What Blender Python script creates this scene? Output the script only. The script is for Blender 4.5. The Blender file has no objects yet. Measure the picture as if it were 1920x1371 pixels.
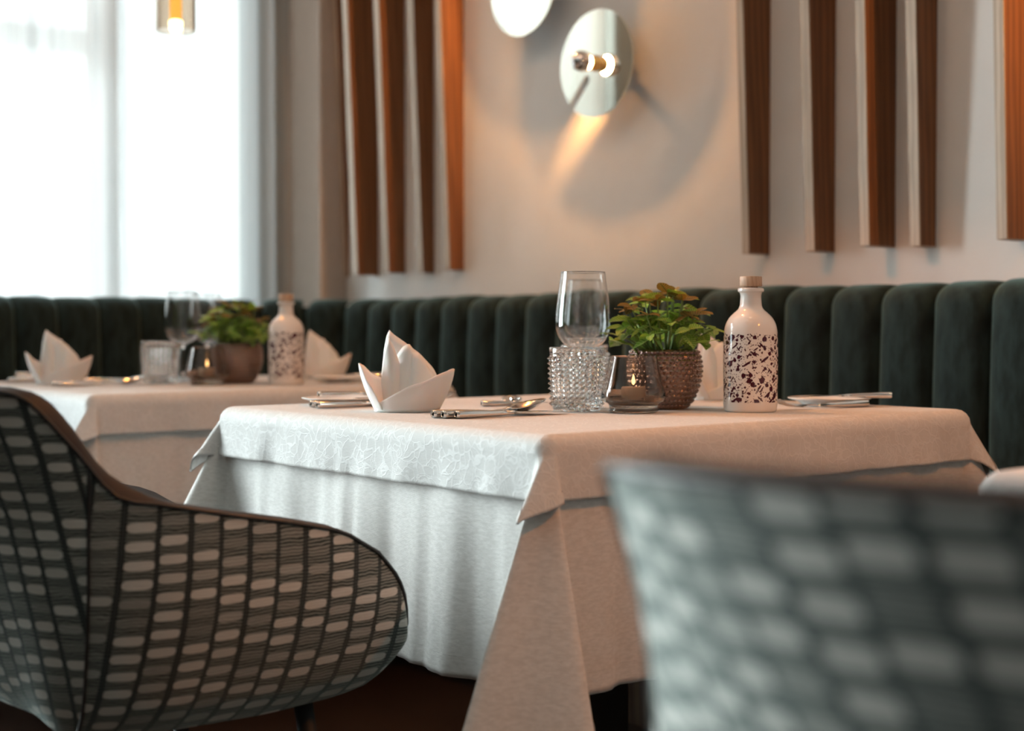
import bpy, bmesh, math, random
from math import sin, cos, pi, radians, sqrt, hypot, atan2
from mathutils import Vector, Matrix
random.seed(7)
SC = bpy.context.scene
COL = SC.collection

# ------------------------------------------------------------------ camera, world, lights, exposure
EYE = 0.883
YAW = radians(51.0)
PITCH = math.atan(67.5 / 2667.0)
cam_data = bpy.data.cameras.new('camera')
cam = bpy.data.objects.new('camera', cam_data)
COL.objects.link(cam)
cam_data.sensor_width = 36.0
cam_data.lens = 50.0
cam_data.clip_start = 0.02
cam.location = (0, 0, EYE)
fwd = Vector((-sin(YAW) * cos(PITCH), cos(YAW) * cos(PITCH), -sin(PITCH)))
cam.rotation_euler = fwd.to_track_quat('-Z', 'Y').to_euler()
cam_data.dof.use_dof = True
cam_data.dof.focus_distance = 2.10
cam_data.dof.aperture_fstop = 2.8
SC.camera = cam
SC.view_settings.view_transform = 'Standard'
SC.view_settings.look = 'None'
SC.view_settings.exposure = 0.35
SC.view_settings.gamma = 1.0
SC.view_settings.use_curve_mapping = False
SC.cycles.use_denoising = True
SC.cycles.max_bounces = 14
SC.cycles.diffuse_bounces = 5
SC.cycles.glossy_bounces = 6
SC.cycles.transmission_bounces = 12
SC.cycles.transparent_max_bounces = 16
SC.cycles.caustics_reflective = False
SC.cycles.caustics_refractive = True
SC.cycles.blur_glossy = 1.0
SC.cycles.sample_clamp_indirect = 5.0

SKY = 31.5
world = bpy.data.worlds.new('overcast sky')
SC.world = world
world.use_nodes = True
bg = world.node_tree.nodes['Background']
bg.inputs['Color'].default_value = (0.89, 0.96, 1.0, 1)
bg.inputs['Strength'].default_value = SKY

WX = -4.40          # window wall plane
YB = 2.58           # back wall plane
CEIL = 2.70
WINDOWS = [(1.00, 2.42), (-1.5, 0.60), (-3.3, -2.2)]   # y ranges of the windows
WZ = (0.55, 2.45)

def light(name, typ, loc, energy, color, **kw):
    d = bpy.data.lights.new(name, typ)
    d.energy = energy
    d.color = color
    for k, v in kw.items():
        setattr(d, k, v)
    o = bpy.data.objects.new(name, d)
    COL.objects.link(o)
    o.location = loc
    return o

for i, (a, b) in enumerate(WINDOWS):
    o = light('window_daylight', 'AREA', (WX - 0.13, (a + b) / 2, sum(WZ) / 2), 1.0, (1, 1, 1),
              shape='RECTANGLE', size=WZ[1] - WZ[0], size_y=b - a)
    o.rotation_euler = (0, radians(-90), 0)
    o.data.cycles.is_portal = True

WARM = (1.0, 0.31, 0.05)
WARM2 = (1.0, 0.52, 0.22)

def spot(name, loc, target, energy, size, color=WARM2, rad=0.03, blend=0.6):
    o = light(name, 'SPOT', loc, energy, color, spot_size=radians(size), spot_blend=blend, shadow_soft_size=rad)
    o.rotation_euler = (Vector(target) - Vector(loc)).to_track_quat('-Z', 'Y').to_euler()
    return o

# unseen fill lights, added in a row over the tables to brighten the wall
for lx in (-3.9, -3.0, -2.1, -1.2):
    light('wall_fill_light', 'AREA', (lx, 1.35, 2.68), 2.5, (1.0, 0.58, 0.32), shape='DISK', size=0.25)

# pendant beams: one lamp hangs over each table, out of the frame except the left one
PENDANTS = [(-3.345, 1.615, 1.637), (-1.90, 1.615, 1.70), (-0.42, 1.615, 1.66)]
for (lx, ly, lz), en in zip(PENDANTS, (5, 13, 23)):
    spot('pendant_beam', (lx, ly, lz - 0.012), (lx, ly, 0), en, 125, WARM, 0.012, 0.35)

# ------------------------------------------------------------------ helpers
def link(o, parent=None):
    COL.objects.link(o)
    if parent is not None:
        o.parent = parent
    return o

def mesh(name, verts, faces, mats=None, parent=None, smooth=True, uvs=None, mids=None):
    me = bpy.data.meshes.new(name)
    me.from_pydata([tuple(v) for v in verts], [], faces)
    if smooth:
        me.polygons.foreach_set('use_smooth', [True] * len(me.polygons))
    if mats is not None:
        for m in (mats if isinstance(mats, (list, tuple)) else [mats]):
            me.materials.append(m)
    if mids:
        me.polygons.foreach_set('material_index', mids)
    if uvs:
        lay = me.uv_layers.new(name='UVMap')
        for l in me.loops:
            lay.data[l.index].uv = uvs[l.vertex_index]
    me.update()
    o = bpy.data.objects.new(name, me)
    return link(o, parent)

def empty(name, loc=(0, 0, 0), rz=0.0):
    o = bpy.data.objects.new(name, None)
    o.empty_display_size = 0.05
    o.location = loc
    o.rotation_euler = (0, 0, rz)
    return link(o)

def tag(o, label, cat, group=None):
    o['label'] = label
    o['category'] = cat
    if group:
        o['group'] = group
    return o

def struct(o):
    o['kind'] = 'structure'
    return o

def copy_tree(o, parent=None):
    c = o.copy()
    link(c, parent)
    for ch in list(o.children):
        copy_tree(ch, c)
    return c

def box_vf(x0, x1, y0, y1, z0, z1):
    v = [(x0, y0, z0), (x1, y0, z0), (x1, y1, z0), (x0, y1, z0), (x0, y0, z1), (x1, y0, z1), (x1, y1, z1), (x0, y1, z1)]
    f = [(0, 3, 2, 1), (4, 5, 6, 7), (0, 1, 5, 4), (1, 2, 6, 5), (2, 3, 7, 6), (3, 0, 4, 7)]
    return v, f

def box(name, x0, x1, y0, y1, z0, z1, m, parent=None, bev=0.0, seg=2):
    v, f = box_vf(x0, x1, y0, y1, z0, z1)
    o = mesh(name, v, f, m, parent, smooth=False)
    if bev:
        bm = bmesh.new()
        bm.from_mesh(o.data)
        bmesh.ops.bevel(bm, geom=bm.edges[:], offset=bev, segments=seg, profile=0.5, affect='EDGES')
        for fc in bm.faces:
            fc.smooth = seg > 2
        bm.to_mesh(o.data)
        bm.free()
    return o

def boxes(name, lst, m, parent=None):
    V, F = [], []
    for b in lst:
        v, f = box_vf(*b)
        k = len(V)
        V += v
        F += [tuple(i + k for i in q) for q in f]
    return mesh(name, V, F, m, parent, smooth=False)

def grid_faces(nr, nc, closed=False):
    F = []
    for r in range(nr - 1):
        for c in range(nc if closed else nc - 1):
            c2 = (c + 1) % nc
            F.append((r * nc + c, r * nc + c2, (r + 1) * nc + c2, (r + 1) * nc + c))
    return F

def lathe_vf(prof, n=48):
    V = []
    for r, z in prof:
        r = max(r, 1e-4)
        for i in range(n):
            a = 2 * pi * i / n
            V.append((r * cos(a), r * sin(a), z))
    return V, grid_faces(len(prof), n, True)

def lathe(name, prof, m, parent=None, n=48, smooth=True):
    v, f = lathe_vf(prof, n)
    o = mesh(name, v, f, m, parent, smooth)
    o.data.set_sharp_from_angle(angle=radians(38))
    return o

def smooth_prof(pts, k=6):
    """smooth curve through (r, z) points, chord-length parametrised"""
    out = []
    n = len(pts)
    P = [Vector(p) for p in pts]
    for i in range(n - 1):
        p1, p2 = P[i], P[i + 1]
        d1 = (p2 - p1).length or 1e-9
        if i > 0:
            d0 = (p1 - P[i - 1]).length or 1e-9
            m1 = d1 * ((p1 - P[i - 1]) / d0 - (p2 - P[i - 1]) / (d0 + d1) + (p2 - p1) / d1)
        else:
            m1 = p2 - p1
        if i < n - 2:
            d2 = (P[i + 2] - p2).length or 1e-9
            m2 = d1 * ((p2 - p1) / d1 - (P[i + 2] - p1) / (d1 + d2) + (P[i + 2] - p2) / d2)
        else:
            m2 = p2 - p1
        for j in range(k):
            t = j / k
            q = p1 * (2 * t ** 3 - 3 * t * t + 1) + m1 * (t ** 3 - 2 * t * t + t) + p2 * (3 * t * t - 2 * t ** 3) + m2 * (t ** 3 - t * t)
            out.append((q.x, q.y))
    out.append(tuple(pts[-1]))
    return out

def tube_vf(pts, rads, n=8, cap=True):
    pts = [Vector(p) for p in pts]
    V, F = [], []
    prev = None
    for i, p in enumerate(pts):
        t = (pts[min(i + 1, len(pts) - 1)] - pts[max(i - 1, 0)]).normalized()
        if prev is None:
            ref = Vector((0, 0, 1)) if abs(t.z) < 0.9 else Vector((1, 0, 0))
            a = t.cross(ref).normalized()
        else:
            a = (prev - t * prev.dot(t)).normalized()
        prev = a
        b = t.cross(a)
        r = rads[i] if isinstance(rads, (list, tuple)) else rads
        for k in range(n):
            an = 2 * pi * k / n
            V.append(p + (a * cos(an) + b * sin(an)) * r)
    F = grid_faces(len(pts), n, True)
    if cap:
        F.append(tuple(range(n - 1, -1, -1)))
        F.append(tuple(range((len(pts) - 1) * n, len(pts) * n)))
    return V, F

def tube(name, pts, rads, m, parent=None, n=8):
    v, f = tube_vf(pts, rads, n)
    return mesh(name, v, f, m, parent)

def interp(tab, x):
    if x <= tab[0][0]:
        return tab[0][1]
    for (a, va), (b, vb) in zip(tab, tab[1:]):
        if x <= b:
            t = (x - a) / (b - a) if b > a else 0
            return va + (vb - va) * t
    return tab[-1][1]

def sstep(t):
    t = max(0.0, min(1.0, t))
    return t * t * (3 - 2 * t)

# ------------------------------------------------------------------ materials
class Mat:
    def __init__(s, name):
        s.m = bpy.data.materials.new(name)
        s.m.use_nodes = True
        s.t = s.m.node_tree
        s.b = s.t.nodes['Principled BSDF']
        s.out = s.t.nodes['Material Output']

    def n(s, typ, props=None, **inp):
        nd = s.t.nodes.new('ShaderNode' + typ)
        for k, v in (props or {}).items():
            setattr(nd, k, v)
        for k, v in inp.items():
            s.set(nd, k, v)
        return nd

    def set(s, nd, k, v):
        key = int(k[1:]) if k[0] == '_' else k.replace('_', ' ')
        i = nd.inputs[key]
        if isinstance(v, bpy.types.NodeSocket):
            s.t.links.new(v, i)
        elif isinstance(v, (tuple, list)) and len(v) == 3 and i.type == 'RGBA':
            i.default_value = (*v, 1)
        else:
            i.default_value = v

    def ma(s, op, a, b=0.0, c=0.0, clamp=False):
        nd = s.n('Math', {'operation': op, 'use_clamp': clamp}, _0=a, _1=b)
        if op in ('MULTIPLY_ADD', 'WRAP', 'SMOOTH_MIN', 'SMOOTH_MAX', 'COMPARE'):
            s.set(nd, '_2', c)
        return nd.outputs[0]

    def mix(s, f, a, b):
        nd = s.n('Mix', {'data_type': 'RGBA'})
        s.set(nd, '_0', f)
        s.set(nd, '_6', a)
        s.set(nd, '_7', b)
        return nd.outputs[2]

    def ramp(s, v, a, b, lo=0.0, hi=1.0):
        return s.n('MapRange', {'interpolation_type': 'SMOOTHSTEP'}, Value=v, From_Min=a, From_Max=b, To_Min=lo, To_Max=hi).outputs[0]

    def p(s, **k):
        for a, v in k.items():
            s.set(s.b, a, v)
        return s

    def obj(s):
        return s.n('TexCoord').outputs['Object']

    def gen(s):
        return s.n('TexCoord').outputs['Generated']

    def uv(s):
        return s.n('TexCoord').outputs['UV']

    def scale(s, vec, sc, rot=(0, 0, 0)):
        return s.n('Mapping', Vector=vec, Scale=sc, Rotation=rot).outputs[0]

    def noise(s, vec, sc, det=3.0, rough=0.55, dist=0.0):
        return s.n('TexNoise', Vector=vec, Scale=sc, Detail=det, Roughness=rough, Distortion=dist).outputs[0]

    def bump(s, h, st=0.3, d=0.01):
        s.set(s.b, 'Normal', s.n('Bump', Strength=st, Distance=d, Height=h).outputs[0])
        return s

def simple(name, col, rough=0.5, metal=0.0, **k):
    M = Mat(name)
    M.p(Base_Color=col, Roughness=rough, Metallic=metal, **k)
    return M.m

# plaster
M = Mat('beige plaster')
o = M.obj()
n1 = M.noise(o, 3.0, 4)
n2 = M.noise(o, 120.0, 3)
n3 = M.noise(o, 25.0, 4)
M.p(Base_Color=M.mix(M.ramp(n1, 0.3, 0.7), (0.74, 0.722, 0.70), (0.80, 0.782, 0.76)), Roughness=0.75)
M.bump(M.ma('ADD', n3, M.ma('MULTIPLY', n2, 0.4)), 0.35, 0.004)
PLASTER = M.m
CEILM = simple('ceiling paint', (0.58, 0.56, 0.53), 0.9)
WALLM = simple('taupe wall paint', (0.20, 0.165, 0.14), 0.85)
M = Mat('taupe suede panel')
M.p(Base_Color=M.mix(M.noise(M.obj(), 30, 4), (0.42, 0.355, 0.305), (0.49, 0.415, 0.36)), Roughness=0.9)
TAUPE = M.m
M = Mat('dark floorboards')
o = M.scale(M.obj(), (2, 14, 1))
M.p(Base_Color=M.mix(M.noise(o, 4, 5), (0.018, 0.010, 0.007), (0.045, 0.024, 0.016)), Roughness=0.4)
FLOORM = M.m

def wood(name, a, b, sc=(30, 30, 1.2), rough=0.55):
    M = Mat(name)
    ri = M.n('ObjectInfo').outputs['Random']
    off = M.n('CombineXYZ', X=M.ma('MULTIPLY', ri, 37.0), Y=M.ma('MULTIPLY', ri, 11.0), Z=M.ma('MULTIPLY', ri, 53.0)).outputs[0]
    v = M.n('VectorMath', {'operation': 'ADD'}, _0=M.obj(), _1=off).outputs[0]
    v = M.scale(v, sc)
    n = M.noise(v, 2.2, 5, 0.6, 1.2)
    w = M.n('TexWave', {'wave_type': 'BANDS', 'bands_direction': 'DIAGONAL'}, Vector=v, Scale=1.3, Distortion=6.0, Detail=3.0, Detail_Scale=1.5).outputs[1]
    f = M.ma('ADD', M.ma('MULTIPLY', n, 0.65), M.ma('MULTIPLY', w, 0.35))
    M.p(Base_Color=M.mix(M.ramp(f, 0.25, 0.8), a, b), Roughness=rough)
    M.bump(f, 0.15, 0.002)
    return M.m

OAK = wood('limed oak slat face', (0.40, 0.31, 0.235), (0.58, 0.475, 0.375))
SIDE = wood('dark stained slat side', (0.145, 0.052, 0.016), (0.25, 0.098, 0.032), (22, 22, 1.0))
PANELW = wood('brown wood panel', (0.10, 0.065, 0.045), (0.19, 0.13, 0.09), (18, 18, 1.0))
CORKW = wood('pale beech stopper', (0.46, 0.29, 0.19), (0.60, 0.41, 0.28), (60, 60, 6))

M = Mat('dark green velvet')
o = M.obj()
n = M.noise(M.scale(o, (1, 1, 0.5)), 260, 3)
n2 = M.noise(M.scale(o, (1, 1, 0.35)), 45, 4)
M.p(Base_Color=M.mix(M.ramp(n2, 0.3, 0.72), (0.0045, 0.0095, 0.0092), (0.0155, 0.031, 0.030)), Roughness=0.85,
    Sheen_Weight=0.45, Sheen_Roughness=0.4, Sheen_Tint=(0.50, 0.80, 0.78), Specular_IOR_Level=0.2)
M.bump(M.ma('ADD', n, n2), 0.25, 0.002)
VELVET = M.m

def cloth_mat(name, damask):
    M = Mat(name)
    o = M.obj()
    wx = M.n('TexWave', {'bands_direction': 'Z'}, Vector=o, Scale=240.0, Distortion=1.5, Detail=1.0).outputs[1]
    nz = M.noise(M.scale(o, (1, 1, 3.0)), 90, 4)
    if damask:
        d = M.n('VectorMath', {'operation': 'ADD'}, _0=o, _1=M.n('VectorMath', {'operation': 'SCALE'}, _0=M.n('TexNoise', Vector=o, Scale=22.0, Detail=2.0).outputs[1], Scale=0.06).outputs[0]).outputs[0]
        v1 = M.n('TexVoronoi', {'feature': 'DISTANCE_TO_EDGE'}, Vector=d, Scale=52.0).outputs[0]
        v2 = M.n('TexVoronoi', {'feature': 'F1'}, Vector=d, Scale=19.0).outputs[0]
        ring = M.ma('PINGPONG', M.ma('MULTIPLY', v2, 9.0), 0.5)
        l1 = M.ramp(v1, 0.02, 0.09, 1, 0)
        l2 = M.ramp(ring, 0.30, 0.42)
        pat = M.ma('MAXIMUM', l1, M.ma('MULTIPLY', l2, M.ramp(v2, 0.25, 0.6, 1, 0)))
        M.p(Base_Color=M.mix(pat, (0.535, 0.525, 0.51), (0.575, 0.565, 0.55)), Specular_IOR_Level=0.3, Roughness=M.ma('SUBTRACT', 0.72, M.ma('MULTIPLY', pat, 0.15)))
        M.bump(M.ma('ADD', M.ma('MULTIPLY', pat, 0.8), M.ma('ADD', M.ma('MULTIPLY', wx, 0.25), nz)), 0.25, 0.0012)
    else:
        M.p(Base_Color=M.mix(M.ramp(nz, 0.3, 0.7), (0.56, 0.545, 0.52), (0.65, 0.635, 0.61)), Roughness=0.7)
        M.bump(M.ma('ADD', M.ma('MULTIPLY', wx, 0.4), nz), 0.5, 0.0012)
    return M.m

DAMASK = cloth_mat('white damask linen', True)
LINEN = cloth_mat('off white woven linen', False)
M = Mat('white napkin linen')
o = M.obj()
M.p(Base_Color=(0.78, 0.755, 0.73), Roughness=0.75, Subsurface_Weight=0.08, Subsurface_Scale=0.01)
M.bump(M.noise(o, 700, 2), 0.2, 0.0006)
NAPK = M.m

# sheer
M = Mat('sheer white voile')
n = M.noise(M.scale(M.obj(), (1, 60, 1.2)), 3.0, 4)
tr = M.n('BsdfTranslucent', Color=(0.29, 0.30, 0.30)).outputs[0]
df = M.n('BsdfDiffuse', Color=(0.70, 0.71, 0.71)).outputs[0]
tp = M.n('BsdfTransparent', Color=(1, 1, 1)).outputs[0]
s1 = M.n('MixShader', _0=0.72, _1=tr, _2=df).outputs[0]
s2 = M.n('MixShader', _0=M.ramp(n, 0.3, 0.7, 0.004, 0.014), _1=s1, _2=tp).outputs[0]
M.t.links.new(s2, M.out.inputs[0])
SHEER = M.m

M = Mat('clear window glass')
tp = M.n('BsdfTransparent', Color=(0.93, 0.96, 0.95)).outputs[0]
gl = M.n('BsdfGlossy', Roughness=0.02).outputs[0]
fr = M.n('Fresnel', IOR=1.45).outputs[0]
M.t.links.new(M.n('MixShader', _0=fr, _1=tp, _2=gl).outputs[0], M.out.inputs[0])
PANE = M.m
FRAMEM = simple('grey painted window frame', (0.35, 0.36, 0.36), 0.5)

def glass(name, col=(1, 1, 1), rough=0.0, ior=1.48, shadow=0.85):
    """glass that lets direct light through as a clear shadow"""
    M = Mat(name)
    M.p(Base_Color=col, Roughness=rough, IOR=ior, Transmission_Weight=1.0)
    return M.m

GLASS = glass('clear glass')
SMOKE = glass('smoked brown glass', (0.66, 0.55, 0.47))
PENDG = glass('smoked amber pendant glass', (0.80, 0.70, 0.60))
M = Mat('lustre brown bubble glass')
M.p(Base_Color=(0.27, 0.16, 0.12), Metallic=0.8, Coat_Weight=0.8, Coat_Roughness=0.03, Roughness=0.10, Specular_IOR_Level=0.8)
LUSTRE = M.m
STEEL = simple('polished steel', (0.72, 0.70, 0.68), 0.14, 1.0)
BRASS = simple('brushed brass', (0.85, 0.58, 0.25), 0.25, 1.0)
MIRROR = simple('pale gold mirror', (0.95, 0.93, 0.82), 0.035, 1.0)
CHROME = simple('mirrored chrome cap', (0.75, 0.72, 0.70), 0.06, 1.0)
BLACK = simple('black powder coated metal', (0.006, 0.006, 0.006), 0.6)
CORD = simple('black cord', (0.01, 0.01, 0.01), 0.7)
PORC = simple('white porcelain', (0.80, 0.79, 0.77), 0.12)
WAX = simple('white wax', (0.75, 0.68, 0.58), 0.5)
SOIL = simple('dark potting soil', (0.02, 0.013, 0.008), 0.95)
STEM = simple('pale green stem', (0.24, 0.34, 0.10), 0.5)
LINING = simple('grey leather lining', (0.17, 0.165, 0.165), 0.38)
PIPING = simple('dark piping', (0.012, 0.010, 0.010), 0.45)
RIM = simple('dark glossy leather rim', (0.013, 0.011, 0.013), 0.6, Specular_IOR_Level=0.2)
SEATM = simple('grey seat upholstery', (0.30, 0.30, 0.29), 0.7)

def emit(name, col, st):
    M = Mat(name)
    M.p(Base_Color=(0, 0, 0), Emission_Color=col, Emission_Strength=st)
    return M.m

BULB = emit('warm filament bulb', (1.0, 0.46, 0.15), 1500.0)
PBULB = emit('pendant bulb', (1.0, 0.62, 0.28), 14.0)
SLEEVE = emit('amber lit tube', (1.0, 0.48, 0.08), 1.3)
FLAME = emit('candle flame', (1.0, 0.60, 0.25), 4.0)

# speckled bottle
M = Mat('white glaze with wine red splatter')
o = M.obj()
sep = M.n('SeparateXYZ', Vector=o)
ang = M.ma('MULTIPLY', M.ma('ARCTAN2', sep.outputs[1], sep.outputs[0]), 0.043)
uvv = M.n('CombineXYZ', X=ang, Y=sep.outputs[2]).outputs[0]
masks = []
for sc, thr, rot, st in ((95, 0.33, 0.3, (1, 1, 1)), (190, 0.34, 1.1, (1, 1, 1)), (340, 0.36, 0.7, (1, 1, 1)), (60, 0.30, 2.3, (1, 1, 1)), (38, 0.34, -0.62, (1, 4.0, 1)), (60, 0.32, -0.95, (1, 3.4, 1)), (50, 0.30, 0.8, (1, 3.8, 1))):
    v0 = M.n('Mapping', Vector=uvv, Rotation=(0, 0, rot)).outputs[0]
    v0 = M.n('Mapping', Vector=v0, Scale=st).outputs[0]
    v0 = M.n('VectorMath', {'operation': 'ADD'}, _0=v0, _1=(rot * 3.1, sc * 0.17, 0)).outputs[0]
    v0 = M.n('VectorMath', {'operation': 'ADD'}, _0=v0, _1=M.n('VectorMath', {'operation': 'SCALE'}, _0=M.n('TexNoise', {'noise_dimensions': '2D'}, Vector=uvv, Scale=160.0, Detail=1.0).outputs[1], Scale=0.003).outputs[0]).outputs[0]
    vo = M.n('TexVoronoi', {'voronoi_dimensions': '2D'}, Vector=v0, Scale=float(sc), Randomness=1.0)
    rnd = M.n('SeparateColor', Color=vo.outputs[1]).outputs[0]
    th = M.ma('MULTIPLY', M.ramp(rnd, 0.45 if st[1] == 1 else 0.68, 1.0), thr)
    masks.append(M.ma('LESS_THAN', vo.outputs[0], th))
mk = masks[0]
for m_ in masks[1:]:
    mk = M.ma('MAXIMUM', mk, m_)
zmask = M.ma('MULTIPLY', M.ma('GREATER_THAN', sep.outputs[2], 0.016), M.ma('LESS_THAN', sep.outputs[2], M.ma('ADD', 0.118, M.ma('MULTIPLY', M.noise(uvv, 60), 0.016))))
mk = M.ma('MULTIPLY', mk, zmask)
dk = M.mix(M.noise(uvv, 120), (0.035, 0.004, 0.010), (0.075, 0.010, 0.022))
M.p(Base_Color=M.mix(mk, (0.74, 0.70, 0.66), dk), Roughness=0.14, Specular_IOR_Level=0.5)
GLAZE = M.m

# fittonia leaf
def leaf_mat(name, base, edge, vein):
    M = Mat(name)
    u = M.n('SeparateXYZ', Vector=M.uv())
    x, y = u.outputs[0], u.outputs[1]
    ax = M.ma('ABSOLUTE', x)
    side = M.ma('PINGPONG', M.ma('SUBTRACT', M.ma('MULTIPLY', y, 7.5), M.ma('MULTIPLY', ax, 3.0)), 0.5)
    v = M.ma('MAXIMUM', M.ramp(side, 0.10, 0.22, 1, 0), M.ramp(ax, 0.03, 0.09, 1, 0))
    cross = M.ma('PINGPONG', M.ma('ADD', M.ma('MULTIPLY', ax, 5.0), M.ma('MULTIPLY', y, 4.0)), 0.5)
    v = M.ma('MAXIMUM', v, M.ramp(cross, 0.05, 0.14, 0.6, 0))
    ri = M.n('ObjectInfo').outputs['Random']
    M.p(Base_Color=M.mix(v, M.mix(ri, base, edge), vein), Roughness=0.34, Subsurface_Weight=0.0)
    tr = M.n('BsdfTranslucent', Color=M.mix(v, edge, vein)).outputs[0]
    M.t.links.new(M.n('MixShader', _0=0.35, _1=M.b.outputs[0], _2=tr).outputs[0], M.out.inputs[0])
    M.bump(v, 0.4, 0.002)
    return M.m

LEAFA = leaf_mat('green veined leaf', (0.075, 0.22, 0.02), (0.19, 0.42, 0.035), (0.42, 0.54, 0.16))
LEAFB = leaf_mat('warm light painted leaf', (0.30, 0.15, 0.03), (0.36, 0.22, 0.045), (0.07, 0.08, 0.015))  # warm lamplight on the crown, put into the leaf colour
LEAFC = leaf_mat('bright young leaf', (0.20, 0.44, 0.02), (0.34, 0.58, 0.05), (0.36, 0.58, 0.10))

# chair fabric
M = Mat('woven pebble stripe upholstery')
u = M.n('SeparateXYZ', Vector=M.uv())
wob = M.noise(M.uv(), 25.0, 2)
U = M.ma('ADD', u.outputs[0], M.ma('MULTIPLY', M.ma('SUBTRACT', wob, 0.5), 0.004))
V_ = u.outputs[1]
uu = M.ma('ADD', M.ma('DIVIDE', U, 0.0385), M.ma('MULTIPLY', M.n('Math', {'operation': 'SINE'}, _0=M.ma('MULTIPLY', U, 81.6)).outputs[0], 0.045))
col = M.ma('FLOOR', uu)
fu = M.ma('FRACT', uu)
rc = M.n('TexWhiteNoise', {'noise_dimensions': '1D'}, W=col).outputs[0]
vv = M.ma('ADD', M.ma('DIVIDE', V_, 0.0215), M.ma('MULTIPLY', rc, 7.0))
row = M.ma('FLOOR', vv)
fv = M.ma('FRACT', vv)
cell = M.n('TexWhiteNoise', {'noise_dimensions': '2D'}, Vector=M.n('CombineXYZ', X=col, Y=row).outputs[0]).outputs[0]
par = M.ma('MODULO', M.ma('ADD', row, 2000.0), 2.0)
hw = M.ma('ADD', 0.395, M.ma('MULTIPLY', rc, 0.045))
dx = M.ma('POWER', M.ma('ABSOLUTE', M.ma('DIVIDE', M.ma('SUBTRACT', fu, 0.5), hw)), 5.0)
dy = M.ma('POWER', M.ma('ABSOLUTE', M.ma('DIVIDE', M.ma('SUBTRACT', fv, 0.5), 0.265)), 2.6)
oval = M.ramp(M.ma('ADD', dx, dy), 0.75, 1.15, 1, 0)
bri = M.ma('ADD', 0.10, M.ramp(cell, 0.12, 0.58, 0.05, 0.92))
oval = M.ma('MULTIPLY', oval, bri, clamp=True)
nl = M.noise(M.scale(M.uv(), (45, 110, 1)), 1.0, 3, 0.6)
ln = M.ramp(M.n('Math', {'operation': 'SINE'}, _0=M.ma('ADD', M.ma('MULTIPLY', V_, 1550.0), M.ma('MULTIPLY', M.noise(M.scale(M.uv(), (28, 30, 1)), 1.0, 3, 0.6), 14.0))).outputs[0], -0.3, 0.45)
sx = M.ma('ABSOLUTE', M.ma('SUBTRACT', fu, 0.5))
sepr = M.ma('SUBTRACT', M.ramp(sx, 0.40, 0.44), M.ramp(sx, 0.465, 0.49, 0, 0.22))
thr = M.ramp(M.ma('ABSOLUTE', M.ma('SUBTRACT', fu, 0.0)), 0.02, 0.05, 0.5, 0)
c0 = M.mix(ln, (0.008, 0.013, 0.012), (0.21, 0.22, 0.195))
c1 = M.mix(oval, c0, M.mix(nl, (0.48, 0.46, 0.42), (0.60, 0.58, 0.53)))
c2 = M.mix(sepr, c1, (0.014, 0.018, 0.019))
M.p(Base_Color=c2, Roughness=0.8, Specular_IOR_Level=0.25, Sheen_Weight=0.45, Sheen_Roughness=0.5, Sheen_Tint=(0.80, 0.95, 0.90))
M.bump(M.ma('ADD', oval, M.ma('MULTIPLY', ln, 0.25)), 0.5, 0.002)
FABRIC = M.m

# ------------------------------------------------------------------ room shell
struct(box('floor', WX - 0.1, 3.0, -5.2, YB + 0.1, -0.06, 0.0, FLOORM))
struct(box('ceiling', WX - 0.1, 3.0, -5.2, YB + 0.1, CEIL, CEIL + 0.06, CEILM))
struct(box('wall_back', WX - 0.1, 3.0, YB, YB + 0.1, 0, CEIL, PLASTER))
struct(box('wall_right', 3.0, 3.1, -5.2, YB + 0.1, 0, CEIL, WALLM))
struct(box('wall_front', WX - 0.1, 3.0, -5.3, -5.2, 0, CEIL, WALLM))
segs = [(WX - 0.1, WX, -5.2, YB, 0, WZ[0]), (WX - 0.1, WX, -5.2, YB, WZ[1], CEIL)]
ys = sorted(WINDOWS)
edge = -5.2
for a, b in ys:
    segs.append((WX - 0.1, WX, edge, a, WZ[0], WZ[1]))
    edge = b
segs.append((WX - 0.1, WX, edge, YB, WZ[0], WZ[1]))
struct(boxes('wall_left', segs, WALLM))
struct(box('trim_1', WX, -4.065, 2.475, YB, 0, CEIL, TAUPE, bev=0.008))

for i, (a, b) in enumerate(WINDOWS):
    w = struct(empty('window_%d' % (i + 1), (WX - 0.06, (a + b) / 2, WZ[0])))
    h = WZ[1] - WZ[0]
    hw_ = (b - a) / 2
    t = 0.05
    mull = 0.18 if i == 0 else 0.0
    boxes('window_frame', [(-0.03, 0.03, -hw_, -hw_ + t, 0, h), (-0.03, 0.03, hw_ - t, hw_, 0, h), (-0.03, 0.03, -hw_ + t, hw_ - t, 0, t), (-0.03, 0.03, -hw_ + t, hw_ - t, h - t, h),
                           (-0.028, 0.028, mull - 0.04, mull + 0.04, t, h - t), (-0.026, 0.026, -hw_ + t, mull - 0.04, 1.22, 1.29)], FRAMEM, w)
    box('pane', -0.004, 0.004, -hw_ + t, mull - 0.04, t, 1.22, PANE, w)
    box('pane', -0.004, 0.004, -hw_ + t, mull - 0.04, 1.29, h - t, PANE, w)
    box('pane', -0.004, 0.004, mull + 0.04, hw_ - t, t, h - t, PANE, w)
    box('window_sill', 0.03, 0.10, -hw_, hw_, -0.03, 0.0, FRAMEM, w)

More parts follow.
